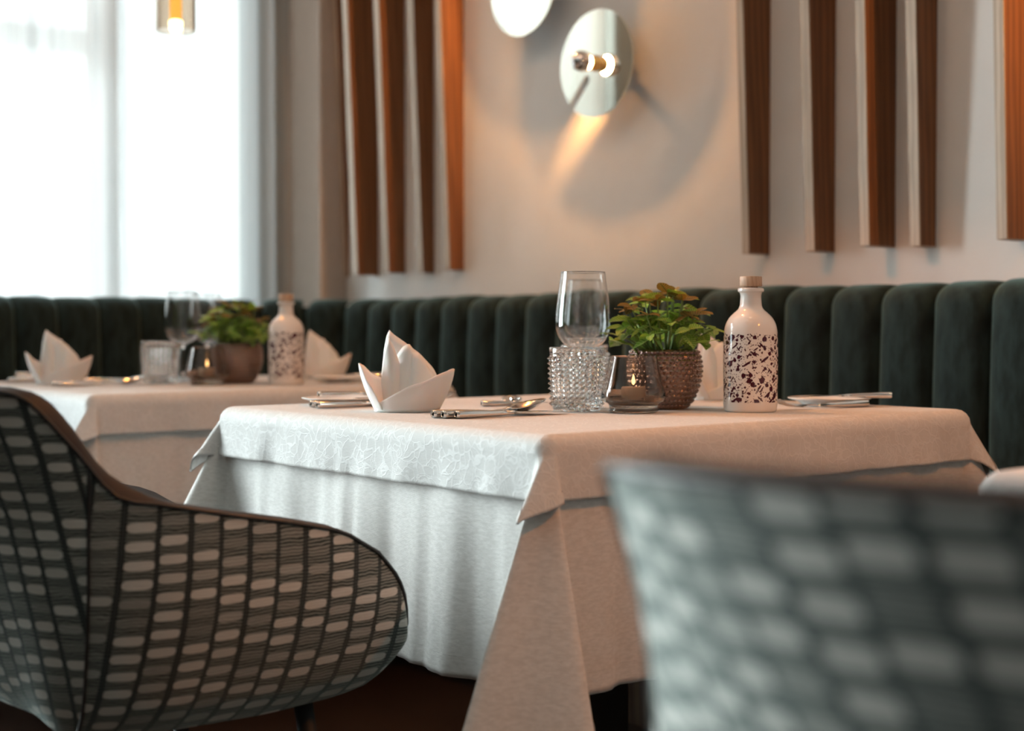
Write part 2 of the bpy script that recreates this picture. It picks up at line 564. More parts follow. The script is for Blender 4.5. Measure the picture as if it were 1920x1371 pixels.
def curtain(name, y0, y1, x, mat, amp, per, seed, z0=0.03, z1=2.66, ppm=150):
    rnd = random.Random(seed)
    ph = [rnd.uniform(0, 6.28) for _ in range(6)]
    n = int((y1 - y0) * ppm)
    zs = [z0 + (z1 - z0) * k / 10 for k in range(11)]
    V = []
    for z in zs:
        f = (z - z0) / (z1 - z0)
        for i in range(n + 1):
            y = y0 + (y1 - y0) * i / n
            s = y - y0
            wob_ = 0.25 * sin(2 * pi * s / (per * 5.1) + ph[0]) + 0.25 * sin(2 * pi * s / (per * 2.7) + ph[1])
            a = amp * (0.75 + 0.5 * sin(2 * pi * s / (per * 3.3) + ph[2]))
            d = a * sin(2 * pi * s / per + 3.0 * wob_ + 0.5 * f * sin(7 * s + ph[3])) + 0.3 * a * sin(2 * pi * s / (per * 0.43) + ph[4])
            V.append((x + d, y + 0.3 * a * sin(2 * pi * s / per + ph[5]) * 0.5, z))
    return mesh(name, V, grid_faces(len(zs), n + 1), mat)

c = empty('sheer_curtain', (-4.27, 1.69, 2.66))
tag(c, 'white sheer curtain glowing with daylight across the window', 'curtain')
s = curtain('curtain_fabric', 1.06, 2.285, -4.27, SHEER, 0.020, 0.085, 3)
s.parent = c
s.matrix_parent_inverse = Matrix.Translation((4.27, -1.69, -2.66))
r_ = tube('curtain_rail', [(0, -0.66, 0.012), (0, 0.62, 0.012)], 0.01, FRAMEM, c)
M = Mat('grey green drape')
M.p(Base_Color=(0.60, 0.60, 0.575), Roughness=0.9)
tr = M.n('BsdfTranslucent', Color=(0.075, 0.085, 0.088)).outputs[0]
M.t.links.new(M.n('MixShader', _0=0.5, _1=M.b.outputs[0], _2=tr).outputs[0], M.out.inputs[0])
DRAPE = M.m
d = curtain('drape', 2.30, 2.475, -4.275, DRAPE, 0.022, 0.085, 5)
tag(d, 'narrow grey drape hanging between the sheer curtain and the corner column', 'curtain')
d = curtain('drape', 0.76, 1.04, -4.275, DRAPE, 0.03, 0.09, 6)
tag(d, 'wide grey drape gathered at the near end of the sheer curtain', 'curtain')

# ------------------------------------------------------------------ wooden wall slats
def slat_set(name, label, lst, group=None):
    t = empty(name, ((lst[0][0] + lst[-1][0]) / 2, YB, 1.06))
    t['group'] = 'oak slats on the plaster wall'
    tag(t, label, 'wall panel')
    cx = t.location.x
    for xr, dep, w in lst:
        zt = CEIL - 1.06
        dt = dep + 0.026 / 0.6 * zt
        V, F = box_vf(-w, 0, -dep, 0, 0, zt)
        V = [(x, (-dt if (z > 0 and y < 0) else y), z) for x, y, z in V]
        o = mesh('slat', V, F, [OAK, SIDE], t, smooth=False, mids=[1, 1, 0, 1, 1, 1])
        bm = bmesh.new()
        bm.from_mesh(o.data)
        bmesh.ops.bevel(bm, geom=bm.edges[:], offset=0.0015, segments=1, affect='EDGES')
        bm.to_mesh(o.data)
        bm.free()
        o.location = (xr - cx, 0, random.uniform(-0.004, 0.004))
    return t

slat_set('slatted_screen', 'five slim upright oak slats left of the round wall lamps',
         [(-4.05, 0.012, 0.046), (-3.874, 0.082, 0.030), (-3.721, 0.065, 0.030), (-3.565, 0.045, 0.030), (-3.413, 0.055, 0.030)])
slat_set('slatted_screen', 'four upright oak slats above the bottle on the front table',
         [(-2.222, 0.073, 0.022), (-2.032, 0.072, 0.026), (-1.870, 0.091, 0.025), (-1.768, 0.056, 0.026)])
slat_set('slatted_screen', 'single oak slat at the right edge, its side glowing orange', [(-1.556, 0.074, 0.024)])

# ------------------------------------------------------------------ round mirror wall lamps
def wall_lamp(x, z, label, slot=227):
    R = 0.139
    t = empty('wall_lamp', (x, YB, z))
    tag(t, label, 'lamp', 'round mirror wall lamps')
    yd = -0.075
    # outline with a slot opening towards lower left
    pts = []
    sa = radians(slot)
    hw2 = 0.0125
    a_off = math.asin(hw2 / R)
    n = 88
    for i in range(n + 1):
        a = sa + a_off + (2 * pi - 2 * a_off) * i / n
        pts.append((R * cos(a), R * sin(a)))
    ex, ez = cos(sa), sin(sa)
    px_, pz_ = -ez, ex
    r0 = 0.052
    for i in range(9):
        b = pi / 2 * (1 - i / 4)
        q = r0 - hw2 * cos(b)
        pts.append((ex * q - px_ * hw2 * sin(b), ez * q - pz_ * hw2 * sin(b)))
    m = len(pts)
    V = [(a, yd - 0.003, b) for a, b in pts] + [(a, yd + 0.003, b) for a, b in pts]
    F = [tuple(range(m)), tuple(range(2 * m - 1, m - 1, -1))] + [(i, (i + 1) % m, m + (i + 1) % m, m + i) for i in range(m)]
    o = mesh('disc', V, F, MIRROR, t, smooth=False)
    v, f = lathe_vf([(0.0, 0), (0.035, 0), (0.035, 0.012), (0.012, 0.014), (0.012, 0.072), (0, 0.072)], 28)
    mesh('wall_mount', [(a, -c_, b) for a, b, c_ in v], f, BRASS, t)
    v, f = lathe_vf([(0.0, 0), (0.019, 0), (0.021, 0.004), (0.017, 0.010), (0.017, 0.022), (0.021, 0.026), (0.019, 0.030), (0, 0.030)], 28)
    mesh('socket', [(a, yd - 0.003 - c_, b) for a, b, c_ in v], f, BRASS, t)
    rb = 0.027
    zc = 0.030 + 0.020
    prof = [(0.012, 0.030)] + [(rb * sin(radians(q)), zc - rb * cos(radians(q))) for q in range(30, 66, 7)]
    v, f = lathe_vf(prof, 28)
    bulb_ = mesh('bulb', [(a, yd - 0.003 - c_, b) for a, b, c_ in v], f, BULB, t)
    prof = [(rb * 1.02 * sin(radians(q)), zc - rb * 1.02 * cos(radians(q))) for q in range(62, 181, 7)] + [(0, zc + rb * 1.02)]
    v, f = lathe_vf(prof, 28)
    mesh('mirror_cap', [(a, yd - 0.003 - c_, b) for a, b, c_ in v], f, CHROME, bulb_)
    return t

wall_lamp(-2.745, 1.573, 'round mirror wall lamp fully in view with mirrored bulb and slot')
wall_lamp(-3.045, 1.832, 'round mirror wall lamp cut off by the top edge', 80)
wall_lamp(-1.20, 1.573, 'round mirror wall lamp right of the last oak slat')

# ------------------------------------------------------------------ banquette
BAN = empty('banquette', (-3.74, 2.115, 0))
tag(BAN, 'dark green velvet banquette with upright channels running round the corner', 'sofa')
CW = 0.129
def channel_mesh():
    hw_ = CW * 0.515
    us = [-1 + 2 * i / 12 for i in range(13)]
    rows = []
    for k in range(12):
        z = 0.43 + (0.935 - 0.43) * k / 11
        rows.append((z, 0.0))
    for k in range(1, 9):
        a = pi / 2 * k / 8
        rows.append((0.935 + 0.047 * sin(a), 0.075 * (1 - cos(a))))
    rows.append((0.980, 0.115))
    V = []
    for z, back in rows:
        for u_ in us:
            b = 0.046 * (1 - max(0.0, 1 - abs(u_ * 0.992) ** 2.6) ** 0.5)
            top = -0.005 * (u_ ** 4) * (1 if z > 0.935 else 0)
            bul = 0.008 * sin(pi * min(1, (z - 0.43) / 0.5))
            V.append((u_ * hw_, min(b + back, 0.112) - bul + 0.008, z + top))
    return V, grid_faces(len(rows), 13)
cv, cf = channel_mesh()
ch0 = mesh('channel', cv, cf, VELVET, BAN)
CHM = ch0.data
first = [True]
def place_channel(px_, py_, ang):
    o = ch0 if first[0] else bpy.data.objects.new('channel', CHM)
    if not first[0]:
        link(o, BAN)
    first[0] = False
    o.location = (px_ - BAN.location.x, py_ - BAN.location.y, random.uniform(-0.003, 0.003))
    o.rotation_euler = (0, 0, ang)
Rc = 0.32
x = -3.74 + CW / 2 - 0.02
while x < -0.25:
    place_channel(x, 2.435, 0)
    x += CW
na = 4
for i in range(na):
    a = pi / 2 * (i + 0.5) / na
    place_channel(-3.74 - Rc * sin(a) , 2.115 + Rc * cos(a), a)
y = 2.115 - CW / 2
while y > 0.7:
    place_channel(-4.06, y, pi / 2)
    y -= CW
def rel(o):
    o.matrix_parent_inverse = Matrix.Translation(-BAN.location)
    return o
def ban_path(off):
    P = [(-0.25, 2.435 + off)]
    for i in range(13):
        a = pi / 2 * i / 12
        P.append((-3.74 - (Rc + off) * sin(a), 2.115 + (Rc + off) * cos(a)))
    P.append((-4.06 - off, 0.68))
    return P
def ribbon(name, off0, off1, z0, z1, m):
    A, B = ban_path(off0), ban_path(off1)
    V = []
    for a, b in zip(A, B):
        V += [(a[0], a[1], z0), (b[0], b[1], z0), (b[0], b[1], z1), (a[0], a[1], z1)]
    F = []
    for i in range(len(A) - 1):
        for k in range(4):
            k2 = (k + 1) % 4
            F.append((i * 4 + k, i * 4 + k2, i * 4 + 4 + k2, i * 4 + 4 + k))
    F += [(3, 2, 1, 0), tuple(len(V) - 4 + k for k in range(4))]
    return rel(mesh(name, V, F, m, BAN, smooth=False))
ribbon('backrest_board', 0.052, 0.125, 0.02, 0.955, VELVET)
ribbon('seat_cushion', -0.42, 0.045, 0.34, 0.46, VELVET)
ribbon('base_panel', -0.235, 0.045, 0.0, 0.335, PANELW)

# ------------------------------------------------------------------ tables and cloths
# plan slope (outwards along each side's normal) of a hanging corner fold by angle, per corner
FOLD_NEAR = [(0, 0, 0), (10, 0.08, 0.0), (22, 0.26, 0.03), (32, 0.41, 0.08), (37, 0.42, 0.11), (45, 0.27, 0.18), (53, 0.11, 0.285), (58, 0.05, 0.30), (68, 0.02, 0.22), (80, 0.0, 0.08), (90, 0, 0)]
FOLD_NEAR2 = [(0, 0, 0), (12, 0.10, 0.0), (26, 0.30, 0.04), (38, 0.44, 0.10), (45, 0.47, 0.14), (52, 0.40, 0.20), (62, 0.22, 0.28), (72, 0.07, 0.30), (82, 0.0, 0.14), (90, 0, 0)]
FOLD_SIDE = [(0, 0, 0), (20, 0.20, 0.08), (40, 0.26, 0.26), (55, 0.20, 0.40), (64, 0.10, 0.42), (74, 0.02, 0.30), (84, 0, 0.08), (90, 0, 0)]
CORNERS = (FOLD_NEAR, FOLD_SIDE, FOLD_SIDE, FOLD_SIDE)
CORNERS2 = (FOLD_NEAR2, FOLD_SIDE, FOLD_SIDE, FOLD_SIDE)

def interp2(tab, x):
    k = 0
    while k < len(tab) - 2 and x > tab[k + 1][0]:
        k += 1
    p0, p1, p2, p3 = tab[max(k - 1, 0)], tab[k], tab[k + 1], tab[min(k + 2, len(tab) - 1)]
    t = (x - p1[0]) / (p2[0] - p1[0])
    return [0.5 * (2 * p1[c] + (p2[c] - p0[c]) * t + (2 * p0[c] - 5 * p1[c] + 4 * p2[c] - p3[c]) * t * t + (3 * p1[c] - p0[c] - 3 * p2[c] + p3[c]) * t ** 3) for c in (1, 2)]

def cloth(name, x0, x1, y0, y1, z, drop, r, m, flare, amp, seed, corner, parent_tag, hem=0.02, pleats=(), kscale=1.0):
    """rectangular cloth laid over a table: flat top, rounded edge, hanging sides and cone folds at the corners.
    corner: fold tables in the order (x1,y0),(x1,y1),(x0,y1),(x0,y0)"""
    rnd = random.Random(seed)
    cols = []   # each: origin (edge inset point), outward e, hang azimuth a, psi, hem length, wave
    cx_, cy_ = (x0 + x1) / 2, (y0 + y1) / 2
    ix0, ix1, iy0, iy1 = x0 + r, x1 - r, y0 + r, y1 - r
    sides = [((ix1, iy0), (ix1, iy1), (1, 0)), ((ix1, iy1), (ix0, iy1), (0, 1)), ((ix0, iy1), (ix0, iy0), (-1, 0)), ((ix0, iy0), (ix1, iy0), (0, -1))]
    NS = 64
    NCN = 40
    ps = [rnd.uniform(0, 6.28) for _ in range(8)]
    arc = r * pi / 2
    L = drop - r + arc
    fl = radians(flare)
    for si, (A, B, nn) in enumerate(sides):
        ln_ = hypot(B[0] - A[0], B[1] - A[1])
        for i in range(NS):
            f = i / NS
            px_, py_ = A[0] + (B[0] - A[0]) * f, A[1] + (B[1] - A[1]) * f
            s_ = f * ln_
            env = sstep(min(f, 1 - f) / 0.10)
            wv = amp * env * (sin(2 * pi * s_ / 0.23 + ps[si]) + 0.6 * sin(2 * pi * s_ / 0.11 + ps[si + 1]) + 0.3 * sin(2 * pi * s_ / 0.05 + ps[si + 2]))
            for (ps_, pf, pw, ph_) in pleats:
                if ps_ == si:
                    dd = (f - pf) * ln_
                    if -pw < dd <= 0:
                        wv += ph_ * sstep((dd + pw) / pw)
                    elif 0 < dd < 0.012:
                        wv += ph_ * (1 - sstep(dd / 0.012))
            cols.append(((px_, py_), nn, nn, fl, L, wv))
        nx = nn
        ny = sides[(si + 1) % 4][2]
        a0 = atan2(nx[1], nx[0])
        ci = (1, 2, 3, 0)[si]
        ck = corner[(si + 1) % 4]
        for i in range(NCN):
            th = pi / 2 * i / NCN
            e = (nx[0] * cos(th) + ny[0] * sin(th), nx[1] * cos(th) + ny[1] * sin(th))
            kx, ky = interp2(ck, math.degrees(th))
            kx, ky = kx * kscale, ky * kscale
            sl = hypot(kx, ky)
            a = ((nx[0] * kx + ny[0] * ky) / sl, (nx[1] * kx + ny[1] * ky) / sl) if sl > 1e-6 else e
            cols.append((B, e, a, math.asin(min(0.9, sl + sin(fl) * (1 - min(1, sl * 8)))) , L / max(cos(th), sin(th)) ** 1.08, 0.0))
    NR = 18
    n = len(cols)
    V = []
    rows = [0.0] + [arc * k / 4 for k in range(1, 5)]
    def pt(c_, l, out=0.0):
        O, e, a, p_, Lc, wv = c_
        k = min(l, arc) / r
        h = r * sin(k)
        zz = -r * (1 - cos(k))
        X, Y = O[0] + e[0] * h, O[1] + e[1] * h
        if l > arc:
            q = l - arc
            t = q / max(1e-6, L - arc)
            sp = sin(p_) * q
            sp += wv * min(1.0, t) + out
            X += a[0] * sp
            Y += a[1] * sp
            zz -= cos(p_) * q
        return (X, Y, z + zz)
    for k in range(5):
        for c_ in cols:
            V.append(pt(c_, rows[k]))
    for k in range(1, NR + 1):
        for c_ in cols:
            V.append(pt(c_, arc + (c_[4] - hem * 0 - arc) * k / NR))
    F = [q[::-1] for q in grid_faces(5 + NR, n, True)]
    top0 = len(V)
    for k in (0.985, 0.5):
        V += [(cx_ + (p_[0] - cx_) * k, cy_ + (p_[1] - cy_) * k, z) for p_ in V[:n]]
    F += [(i, (i + 1) % n, top0 + (i + 1) % n, top0 + i) for i in range(n)]
    F += [(top0 + i, top0 + (i + 1) % n, top0 + n + (i + 1) % n, top0 + n + i) for i in range(n)]
    F.append(tuple(range(top0 + n, top0 + 2 * n)))
    o = mesh(name, V, F, m)
    # hem band: a doubled strip along the bottom, on its own mesh
    HV = []
    hr = 4
    for k in range(hr + 1):
        for j, c_ in enumerate(cols):
            l = c_[4] - hem * (1 - k / hr) + (0.0008 if k == hr else 0)
            pk = 0.0008 * sin(j * 2.1) * (1 if k in (1, 2, 3) else 0)
            HV.append(pt(c_, l, 0.0016 + pk))
    for j, c_ in enumerate(cols):
        HV.append(pt(c_, c_[4] + 0.0008, -0.0016))
    mesh('hem', HV, grid_faces(hr + 2, n, True), m, o)
    return o

def table(x0, x1, y0, y1, label, clabel, olabel, seed, corner):
    cx, cy = (x0 + x1) / 2, (y0 + y1) / 2
    t = empty('dining_table', (cx, cy, 0))
    tag(t, label, 'table', 'dining tables along the banquette')
    a, b = (x1 - x0) / 2 - 0.012, (y1 - y0) / 2 - 0.012
    box('tabletop', -a, a, -b, b, 0.715, 0.742, PANELW, t, 0.004)
    box('pedestal', -0.05, 0.05, -0.05, 0.05, 0.015, 0.715, BLACK, t, 0.004)
    box('base_plate', -0.22, 0.22, -0.22, 0.22, 0.0, 0.015, BLACK, t, 0.004)
    c1 = cloth('tablecloth', x0 + 0.009, x1 - 0.009, y0 + 0.009, y1 - 0.009, 0.7455, 0.332, 0.020, LINEN, 1.5, 0.007, seed, corner, None, hem=0.028,
               pleats=((3, 0.47, 0.055, 0.011), (3, 0.80, 0.20, 0.006), (3, 0.25, 0.12, 0.006)), kscale=1.0)
    tag(c1, clabel, 'tablecloth', 'long white tablecloths')
    c2 = cloth('table_overlay', x0, x1, y0, y1, 0.750, 0.083, 0.024, DAMASK, 3.5, 0.0030, seed + 1, CORNERS2, None, hem=0.014,
               pleats=((3, 0.47, 0.03, 0.006), (3, 0.17, 0.03, 0.005)), kscale=1.25)
    tag(c2, olabel, 'tablecloth', 'short damask table overlays')
    return t

T1 = (-2.24, -1.355, 1.150, 2.095)
T2 = (-3.68, -2.795, 1.150, 2.095)
T3 = (-0.775, 0.11, 1.185, 2.130)
table(*T1, 'front dining table in the middle of the picture, black pedestal under white cloths', 'long white linen tablecloth on the front table with a corner fold hanging low',
      'short white damask overlay on the front table with rose pattern', 21, CORNERS)
table(*T2, 'dining table at the back left near the window under white cloths', 'long white tablecloth on the back left table',
      'short white overlay on the back left table near the window', 31, CORNERS)
table(*T3, 'dining table at the right edge, only its white corner showing above the chair', 'long white tablecloth on the table at the right edge',
      'short white overlay on the right edge table behind the blurred chair', 41, CORNERS)

# ------------------------------------------------------------------ tub chairs
TOP = [(-0.30, 0.824), (-0.2114, 0.82), (-0.19, 0.8147), (-0.178, 0.8085), (-0.166, 0.7994), (-0.153, 0.7862), (-0.1395, 0.7711), (-0.125, 0.7528), (-0.11, 0.7338), (-0.093, 0.7178), (-0.075, 0.706), (-0.05, 0.693), (-0.0286, 0.6846), (0.0143, 0.6756), (0.057, 0.6667), (0.12, 0.6546), (0.186, 0.6394), (0.207, 0.6307), (0.229, 0.6174), (0.25, 0.604), (0.265, 0.587), (0.278, 0.572), (0.288, 0.557), (0.296, 0.540), (0.302, 0.520), (0.306, 0.500), (0.31, 0.469)]
BOT = [(-0.30, 0.430), (-0.15, 0.405), (0.132, 0.397), (0.24, 0.403), (0.281, 0.412), (0.293, 0.422), (0.303, 0.440), (0.308, 0.455), (0.31, 0.468)]
def chair(loc, rz, label):
    t = empty('tub_chair', loc, rz)
    tag(t, label, 'chair', 'patterned tub chairs')
    W = 0.30
    half = []
    ysd = [0.31, 0.3085, 0.306, 0.302, 0.296, 0.288, 0.278, 0.265] + [0.25 - 0.30 * k / 14 for k in range(15)]
    for yy in ysd:
        half.append((W - 0.035 * max(0, yy - 0.05) ** 2 / 0.26, yy))
    for k in range(1, 29):
        a = pi / 2 * k / 28
        half.append((W * cos(a) ** 0.80, -0.05 - 0.25 * sin(a) ** 0.80))
    path = half + [(-x_, y_) for x_, y_ in half[-2::-1]]
    n = len(path)
    # arc length and normals
    S = [0.0]
    for i in range(1, n):
        S.append(S[-1] + hypot(path[i][0] - path[i - 1][0], path[i][1] - path[i - 1][1]))
    N = []
    for i in range(n):
        a, b = path[max(i - 1, 0)], path[min(i + 1, n - 1)]
        tx, ty = b[0] - a[0], b[1] - a[1]
        l = hypot(tx, ty) or 1
        N.append((-ty / l, tx / l))
    for i in range(n):   # make them point outward
        if N[i][0] * path[i][0] + N[i][1] * (path[i][1]) < 0 and path[i][1] < 0.2:
            N[i] = (-N[i][0], -N[i][1])
        elif path[i][1] >= 0.2:
            N[i] = (1 if path[i][0] > 0 else -1, 0)
    NV = 22
    TH = 0.034
    def drop(y_):   # how far the upholstery edge lies below the top of the rim
        return 0.005 + 0.019 * sstep((y_ + 0.205) / 0.05) * sstep((-0.03 - y_) / 0.07) - 0.004 * sstep((y_ - 0.22) / 0.08)
    def surf(i, v, off):
        zt, zb = interp(TOP, path[i][1]) - drop(path[i][1]), interp(BOT, path[i][1])
        z = zb + (zt - zb) * v
        bk = sstep((0.0 - path[i][1]) / 0.28)
        dz_ = max(0, 0.82 - z)
        ins = bk * (0.50 * min(dz_, 0.15) + 0.20 * max(0, dz_ - 0.15)) * (1.0) + (1 - bk) * 0.055 * max(0, (0.62 - z) / 0.22) ** 2.2
        ins += 0.025 * max(0, 1 - (z - zb) / 0.05) ** 2
        ins -= 0.012 * sin(pi * v)
        d = off - ins
        return (path[i][0] + N[i][0] * d, path[i][1] + N[i][1] * d, z)
    seam = -0.112
    def panel(name, i0, i1, tilt):
        V, UVs = [], []
        for k in range(NV + 1):
            for i in range(i0, i1 + 1):
                p_ = surf(i, k / NV, 0)
                V.append(p_)
                UVs.append((S[i] - S[i0] + tilt * (p_[2] - 0.4), p_[2]))
        return mesh(name, V, grid_faces(NV + 1, i1 - i0 + 1), FABRIC, t, uvs=UVs)
    iA = next(i for i in range(n) if path[i][1] < seam)
    iB = n - 1 - iA
    panel('side_panel', 0, iA, 0.10)
    panel('back_panel', iA, iB, -0.28)
    panel('side_panel', iB, n - 1, -0.10)
    for i in (iA, iB):
        tube('seam', [surf(i, k / 20, 0.0) for k in range(21)], 0.0022, PIPING, t, 6)
    # rolled leather rim between the outer shell and the lining
    V = []
    for off, kz in ((0.0, 0.0), (-0.004, 0.25), (-0.014, 0.72), (-0.026, 1.0), (-TH, 0.85)):
        for i in range(n):
            x_, y_, z_ = surf(i, 1.0, off)
            V.append((x_, y_, z_ + drop(path[i][1]) * kz))
    mesh('rim', V, grid_faces(5, n), RIM, t)
    V = []
    for k in range(12):
        for i in range(n):
            x_, y_, z_ = surf(i, 1 - k / 12, -TH)
            V.append((x_, y_, z_ + drop(path[i][1]) * 0.85 * (1 - k / 11)))
    mesh('inner_lining', V, grid_faces(12, n), LINING, t)
    tube('piping', [surf(i, 1.0, 0.001) for i in range(1, n - 1)], 0.0026, PIPING, t, 8)
    # closed underside
    V = [surf(i, 0.0, 0.0) for i in range(n)]
    V2 = [surf(i, 0.0, -0.03)[:2] + (0.42,) for i in range(n)]
    F = [tuple(range(n))]
    mesh('underside', V, F, BLACK, t, smooth=False)
    # seat cushion
    o = box('seat_cushion', -0.205, 0.205, -0.13, 0.27, 0.41, 0.475, SEATM, t, 0.028, 4)
    for sx in (-1, 1):
        for (ya, yb) in ((0.20, 0.25), (-0.14, -0.20)):
            tube('leg', [(sx * 0.19, ya, 0.405), (sx * 0.215, yb, 0.0)], [0.013, 0.009], BLACK, t, 10)
    return t

chair((-1.80, 0.75, 0), 0, 'patterned grey and brown tub chair drawn up to the front table')
chair((-0.355, 0.768, 0), radians(21), 'strongly blurred green grey patterned chair back at lower right')

# ------------------------------------------------------------------ pendant lamp
t = empty('pendant_lamp', (-3.345, 1.615, 1.637))
tag(t, 'smoked glass cylinder pendant lamp with glowing amber tube, hanging before the sheer curtain', 'lamp')
lathe('glass_shade', [(0.050, 0), (0.050, 0.30), (0.012, 0.305), (0.012, 0.302), (0.0465, 0.297), (0.0465, 0.001), (0.050, 0)], PENDG, t, 48)
sl_ = lathe('glowing_sleeve', [(0.0, 0.30), (0.015, 0.30), (0.015, 0.028), (0.0, 0.028)], SLEEVE, t, 32)
lathe('bulb', smooth_prof([(0.0, -0.004), (0.010, -0.002), (0.015, 0.008), (0.015, 0.026), (0.0, 0.027)], 4), PBULB, sl_, 24)
lathe('cap', [(0.0, 0.318), (0.016, 0.318), (0.016, 0.303), (0.0, 0.303)], BLACK, t, 24)
tube('cord', [(0, 0, 0.315), (0, 0, CEIL - 1.637)], 0.003, CORD, t, 8)
# its twin over the front table hangs above the frame
t2 = empty('pendant_lamp', (-1.90, 1.615, 1.70))
for ch in list(t.children):
    copy_tree(ch, t2)
tag(t2, 'smoked glass cylinder pendant lamp over the front table, above the picture', 'lamp')
t3 = empty('pendant_lamp', PENDANTS[2])
for ch in list(t.children):
    copy_tree(ch, t3)
tag(t3, 'smoked glass cylinder pendant lamp over the right edge table, above the picture', 'lamp')

# ------------------------------------------------------------------ tableware
TZ = 0.7502

def place(o, loc, rz, label, group=None):
    o.location = loc
    o.rotation_euler = (0, 0, rz)
    o['label'] = label
    if group:
        o['group'] = group
    return o

# napkin ---------------------------------------------------------------
def napkin():
    t = empty('napkin')
    t['category'] = 'napkin'
    t['group'] = 'white folded napkins'
    def petal(name, a0, a1, hf, rb, rt, curl=0.0, n=26, nv=8, cen=(0, 0), apex=None, thick=0.0016):
        V = []
        for k in range(nv + 1):
            v = k / nv
            for i in range(n + 1):
                f = i / n
                a = radians(a0 + (a1 - a0) * f)
                h = hf(f)
                rbb = rb(f) if callable(rb) else rb
                rtt = rt(f) if callable(rt) else rt
                rr = rbb + (rtt - rbb) * (0.25 * v + 0.75 * sin(v * pi / 2))
                px_, py_ = cen[0] + rr * cos(a), cen[1] + rr * sin(a) * 0.8
                if apex is not None:
                    w = v ** 1.4
                    px_ = px_ * (1 - w * apex[2]) + apex[0] * w * apex[2]
                    py_ = py_ * (1 - w * apex[2]) + apex[1] * w * apex[2]
                V.append((px_, py_, h * v + 0.0008))
        o = mesh(name, V, grid_faces(nv + 1, n + 1), NAPK, t)
        md = o.modifiers.new('thickness', 'SOLIDIFY')
        md.thickness = thick
        md.offset = 0
        return o
    def prof(*pts):
        def f(x_):
            for (a, va), (b, vb) in zip(pts, pts[1:]):
                if x_ <= b:
                    q = (x_ - a) / (b - a)
                    return va + (vb - va) * (q * q * (3 - 2 * q) * 0.5 + q * 0.5)
            return pts[-1][1]
        return f
    # right petal wrapping the front: angles -152 .. 40
    petal('front_petal', -155, 60, prof((0, 0.008), (0.10, 0.018), (0.40, 0.046), (0.58, 0.063), (0.68, 0.069), (0.76, 0.067), (0.86, 0.052), (1, 0.030)), 0.052,
          prof((0, 0.053), (0.3, 0.056), (0.6, 0.072), (0.72, 0.078), (0.9, 0.066), (1, 0.052)))
    # left petal: angles 110 .. 222
    petal('side_petal', 95, 228, prof((0, 0.030), (0.35, 0.056), (0.55, 0.074), (0.64, 0.078), (0.72, 0.074), (0.86, 0.046), (1, 0.010)), 0.050,
          prof((0, 0.052), (0.5, 0.072), (0.66, 0.077), (0.8, 0.070), (1, 0.056)))
    # upright inner leaves: curved sheets standing one behind the other
    def sheet(name, hp, yf, bul, lean):
        n, nv = 22, 9
        xa, xb = hp[0][0], hp[-1][0]
        V = []
        for k in range(nv + 1):
            v = k / nv
            for i in range(n + 1):
                x_ = xa + (xb - xa) * i / n
                h = interp(hp, x_)
                q = 2 * (i / n) - 1
                y_ = yf - bul * (1 - q * q) * (1 - 0.55 * v) + lean * v * v
                V.append((x_ * (0.86 + 0.14 * v), y_, h * v + 0.004))
        o = mesh(name, V, grid_faces(nv + 1, n + 1), NAPK, t)
        md = o.modifiers.new('thickness', 'SOLIDIFY')
        md.thickness = 0.0015
        md.offset = 0
        return o
    sheet('inner_leaf', [(-0.042, 0.055), (-0.040, 0.080), (-0.036, 0.108), (-0.032, 0.124), (-0.029, 0.128), (-0.022, 0.121), (-0.005, 0.109), (0.02, 0.090), (0.042, 0.066), (0.052, 0.045)], 0.016, 0.020, 0.010)
    sheet('inner_leaf', [(-0.041, 0.045), (-0.037, 0.085), (-0.032, 0.108), (-0.028, 0.116), (-0.020, 0.100), (-0.010, 0.070), (-0.004, 0.030)], 0.002, 0.014, 0.004)
    sheet('inner_leaf', [(-0.030, 0.050), (-0.018, 0.084), (-0.006, 0.101), (0.004, 0.106), (0.010, 0.098), (0.024, 0.080), (0.040, 0.055)], 0.008, 0.022, 0.008)
    sheet('inner_leaf', [(-0.012, 0.050), (0.004, 0.078), (0.013, 0.092), (0.020, 0.090), (0.032, 0.074), (0.048, 0.044)], 0.006, 0.026, 0.008)
    # folded bottom
    v, f = lathe_vf([(0.0, 0.0004), (0.052, 0.0004), (0.052, 0.004), (0.0, 0.006)], 32)
    mesh('folded_base', [(a, b * 0.8, c_) for a, b, c_ in v], f, NAPK, t)
    return t

NP = napkin()
R51 = radians(51)
place(NP, (-1.90, 1.318, TZ), R51, 'white folded napkin at the front of the front table, between the cutlery')
place(copy_tree(NP), (-1.845, 2.005, TZ), R51 + 0.25, 'white folded napkin half hidden behind the bottle on the front table')
place(copy_tree(NP), (-3.368, 1.315, TZ), R51 + 0.30, 'white folded napkin at the far left on the back table')
place(copy_tree(NP), (-3.254, 1.985, TZ), R51 + 0.25, 'white folded napkin right of the bottle on the back table')

